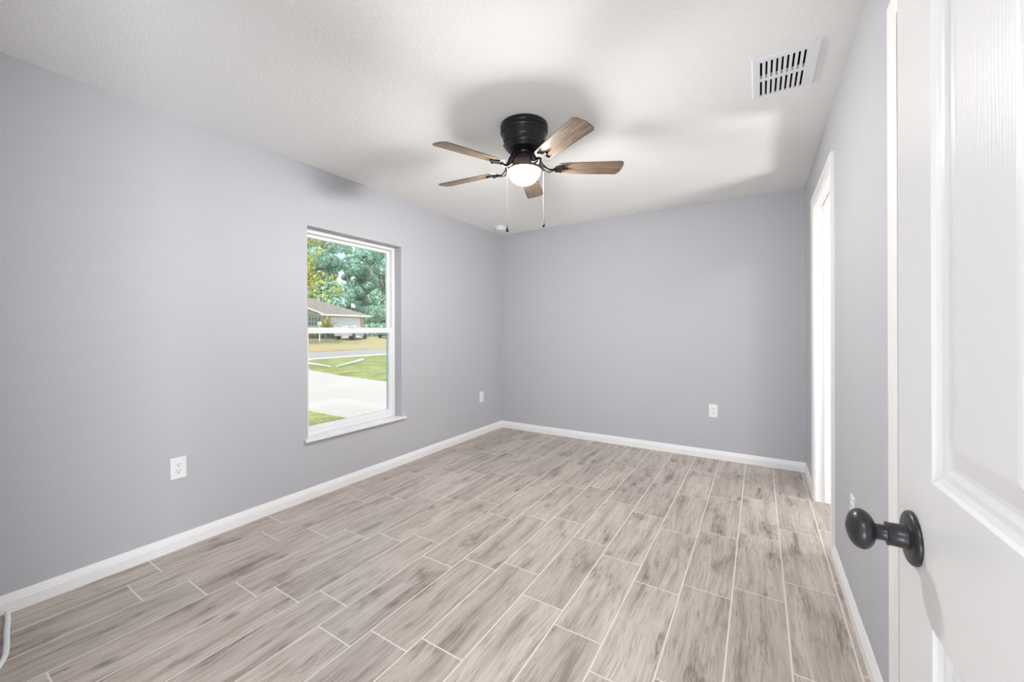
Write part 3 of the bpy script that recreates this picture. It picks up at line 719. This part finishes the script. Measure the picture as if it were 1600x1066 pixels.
# cars in front of the garage
def car(loc, rz, mat, label, sc=1.0):
    t = tag(empty('car', loc, rz), label, 'car', 'cars parked across the road')
    side = [(-2.25, .35), (-2.28, .62), (-2.15, .85), (-1.2, .98), (-.55, 1.40), (.75, 1.45), (1.45, 1.05), (2.1, .95), (2.25, .65), (2.22, .35)]
    b = bmesh.new(); w = .86
    L = [b.verts.new((x * sc, -w * (.82 if z > 1.2 else 1), z * sc)) for x, z in side]; Rr = [b.verts.new((x * sc, w * (.82 if z > 1.2 else 1), z * sc)) for x, z in side]
    b.faces.new(L); b.faces.new(Rr)
    for i in range(len(side)): b.faces.new((L[i], L[(i + 1) % len(side)], Rr[(i + 1) % len(side)], Rr[i]))
    obj('body', b, mat, t, local=True, bevel=.05)
    for s in (-1, 1):
        b = bmesh.new(); gl = [(-1.05, 1.0), (-.5, 1.34), (.7, 1.38), (1.25, 1.04)]
        ys = [s * (w * (1 - .18 * max(0, (z - .98) / .24 if z < 1.2 else 1)) + .012) for x, z in gl]
        q = [b.verts.new((x * sc, y, z * sc)) for (x, z), y in zip(gl, ys)]; q2 = [b.verts.new((x * sc, y - s * .03, z * sc)) for (x, z), y in zip(gl, ys)]
        b.faces.new(q); b.faces.new(q2)
        for i in range(4): b.faces.new((q[i], q[(i + 1) % 4], q2[(i + 1) % 4], q2[i]))
        obj('side_window', b, M_DARK, t, local=True)
    b = bmesh.new(); q = [b.verts.new(p) for p in ((-1.17 * sc, -.74, 1.02 * sc), (-1.17 * sc, .74, 1.02 * sc), (-.62 * sc, .64, 1.37 * sc), (-.62 * sc, -.64, 1.37 * sc))]
    q2 = [b.verts.new(v.co + Vector((-.03, 0, .02))) for v in q]; b.faces.new(q); b.faces.new(q2)
    for i in range(4): b.faces.new((q[i], q[(i + 1) % 4], q2[(i + 1) % 4], q2[i]))
    obj('windscreen', b, M_DARK, t, local=True)
    for x in (-1.4, 1.4):
        for s in (-1, 1):
            b = bmesh.new(); lathe(b, [(.18, -.1), (.32, -.1), (.33, -.06), (.33, .06), (.32, .1), (.18, .1)], (x * sc, s * .82, .33), 20, Matrix.Rotation(R(90), 3, 'X')); obj('wheel', b, M_TYRE, t, local=True)
    return t
car((-38.2, 27.9, .37), R(-62), M_CAR_S, 'silver car parked before the white garage door of the house')
car((-39.0, 34.3, .43), R(-75), M_CAR_G, 'dark teal car at the right corner of the house')
# white lamp post by the house
b = bmesh.new(); tube(b, [(-36.0, 22.7, .2), (-36.0, 22.7, 1.75)], .06, 10); lathe(b, [(.05, 1.75), (.16, 1.80), (.22, 1.95), (.16, 2.12), (0, 2.18)], (-36.0, 22.7, 0), 16)
tag(obj('yard_lamp_post', b, M_HTRIM, smooth=40), 'short white post with a round top on the lawn before the tan house', 'post')

# ---- vegetation
def leaves_bm(rng, blobs, n, size, squash=.8):
    bm = bmesh.new()
    for _ in range(n):
        c, r = rng.choice(blobs)
        while True:
            d = Vector((rng.uniform(-1, 1), rng.uniform(-1, 1), rng.uniform(-1, 1)))
            if .25 < d.length < 1: break
        d = d.normalized() * (d.length ** .45)
        p = Vector(c) + Vector((d.x * r, d.y * r, d.z * r * squash)); s = size * rng.uniform(.5, 1.3)
        nrm = (d + Vector((rng.gauss(0, .6), rng.gauss(0, .6), rng.gauss(0, .6)))).normalized(); a = nrm.orthogonal().normalized(); bb = nrm.cross(a)
        th = rng.random() * 6.28; a, bb = a * math.cos(th) + bb * math.sin(th), bb * math.cos(th) - a * math.sin(th)
        bm.faces.new([bm.verts.new(p + a * s), bm.verts.new(p + bb * s * .45), bm.verts.new(p - a * s), bm.verts.new(p - bb * s * .45)])
    return bm
def tree(x, y, z, hgt, rad, mat, label, n=3800, size=.34, low=.18, seed=0, group='trees beyond the lawn'):
    rng = random.Random(seed); t = tag(empty('tree', (x, y, z)), label, 'tree', group)
    b = bmesh.new(); top = hgt * .8; lean = rng.uniform(-.4, .4)
    tube(b, [(x, y, z - .2), (x + lean * .3, y, z + top * .5), (x + lean, y + lean, z + top)], [hgt * .022, hgt * .016, hgt * .006], 8)
    for k in range(4):
        a = rng.random() * 6.28; zz = z + top * rng.uniform(.35, .75); tube(b, [(x + lean * .4, y, zz), (x + rad * .6 * math.cos(a), y + rad * .6 * math.sin(a), zz + rad * .6)], [hgt * .009, hgt * .003], 6)
    obj('trunk', b, M_TRUNK, t)
    blobs = []
    for k in range(15):
        a = rng.random() * 6.28; q = rng.random() ** .6 * rad * .75; zz = rng.uniform(low, .95)
        w = 1 - abs(zz - .5) * .9; blobs.append(((x + q * w * math.cos(a), y + q * w * math.sin(a), z + hgt * zz), rad * rng.uniform(.34, .52)))
    obj('foliage', leaves_bm(rng, blobs, n, size), mat, t)
    return t
L_ = ['dark green tree in the dense woods behind the house, seen through the upper sash', 'mid green tree in the woods behind the house, seen through the upper sash']
tr = [(-58, 24, 20, 4.9, 1), (-58, 36.5, 21, 4.9, 0), (-58, 49, 21, 4.9, 0), (-58, 61.5, 21, 4.9, 0), (-71, 30, 25, 5.1, 0), (-71, 43, 26, 5.1, 0), (-71, 56, 26, 5.1, 0), (-71, 69, 26, 5.1, 0),
      (-86, 36, 31, 6.2, 0), (-86, 52, 32, 6.2, 0), (-86, 68, 32, 6.2, 0), (-64.3, 36.5, 17, 2.9, 0), (-64.3, 49.5, 18, 2.9, 0), (-78.5, 36.5, 24, 3.2, 0), (-78.5, 49.5, 24, 3.2, 0), (-78.6, 56.6, 28, 1.9, 0), (-49, 44.5, 13, 3.2, 0), (-49, 53, 14, 3.3, 1), (-101, 45, 36, 7, 0), (-101, 63, 36, 7, 0), (-101, 81, 36, 7, 0)]
for i, (x, y, hh, rr, kd) in enumerate(tr):
    tree(x, y, .55, hh, rr, (M_LEAF_D, M_LEAF_M)[kd], L_[kd], n=6500, size=.0066 * -x, low=.06, seed=i + 1, group=('dark trees behind the house', 'mid green trees behind the house')[kd])
tree(-33.5, 18.9, 0, 12.5, 3.6, M_LEAF_Y, 'yellow-green tree at the left edge of the window view, nearer than the woods', n=3000, size=.17, low=.34, seed=44, group=None)
tree(-54.5, 30.2, .5, 12, 2.6, M_LEAF_M, 'mid green tree standing right behind the roof of the tan house', n=3500, size=.3, low=.25, seed=42, group=None)
# hedge and yucca before the house
rng = random.Random(11)
b = leaves_bm(rng, [((-40.6, 23.2 + .45 * k, .75), .55) for k in range(11)], 2200, .12)
tag(obj('hedge', b, M_HEDGE), 'low green hedge along the front wall of the tan house', 'hedge')
b = leaves_bm(rng, [((-44.5 , 35.4 + .8 * k, 1.3), 1.3) for k in range(14)], 4200, .2)
tag(obj('shrub_row', b, M_LEAF_D), 'dense dark shrubs to the right of the tan house', 'shrubs')
yu = tag(empty('yucca_plant', (-39.2, 25.4, .42)), 'tall pale yellow spiky plant before the wall of the tan house', 'plant')
b = bmesh.new(); tube(b, [(-39.2, 25.4, .38), (-39.15, 25.45, 1.6)], [.12, .09], 8); obj('stem', b, M_TRUNK, yu)
b = bmesh.new()
for k in range(46):
    a = rng.random() * 6.28; el = rng.uniform(-.3, 1.45); ln = rng.uniform(.9, 1.7); d = Vector((math.cos(a) * math.cos(el), math.sin(a) * math.cos(el), math.sin(el)))
    p0 = Vector((-39.15, 25.45, 1.5 + rng.uniform(0, .3))); sd_ = d.cross(Vector((0, 0, 1))).normalized() * .09; p1 = p0 + d * ln * .55; p2 = p0 + d * ln + Vector((0, 0, -.25 * ln * math.cos(el)))
    v_ = [b.verts.new(q) for q in (p0 - sd_ * .6, p0 + sd_ * .6, p1 + sd_, p2, p1 - sd_)]; b.faces.new(v_)
obj('leaves', b, M_FROND, yu)
# overhead wires
for z0, z1, y0, lab in ((6.2, 5.4, 2, 'upper overhead wire crossing the top left of the window view'), (6.05, 5.2, 2, 'lower overhead wire crossing the top left of the window view')):
    b = bmesh.new(); pts = [(-24.5, -5 + 65 * k / 24, 8.1 - (.0 if z0 > 6.1 else .22) - .35 * math.sin(math.pi * k / 24)) for k in range(25)]
    tube(b, pts, .018, 6); tag(obj('overhead_wire', b, M_WIRE), lab, 'wire', 'overhead wires')
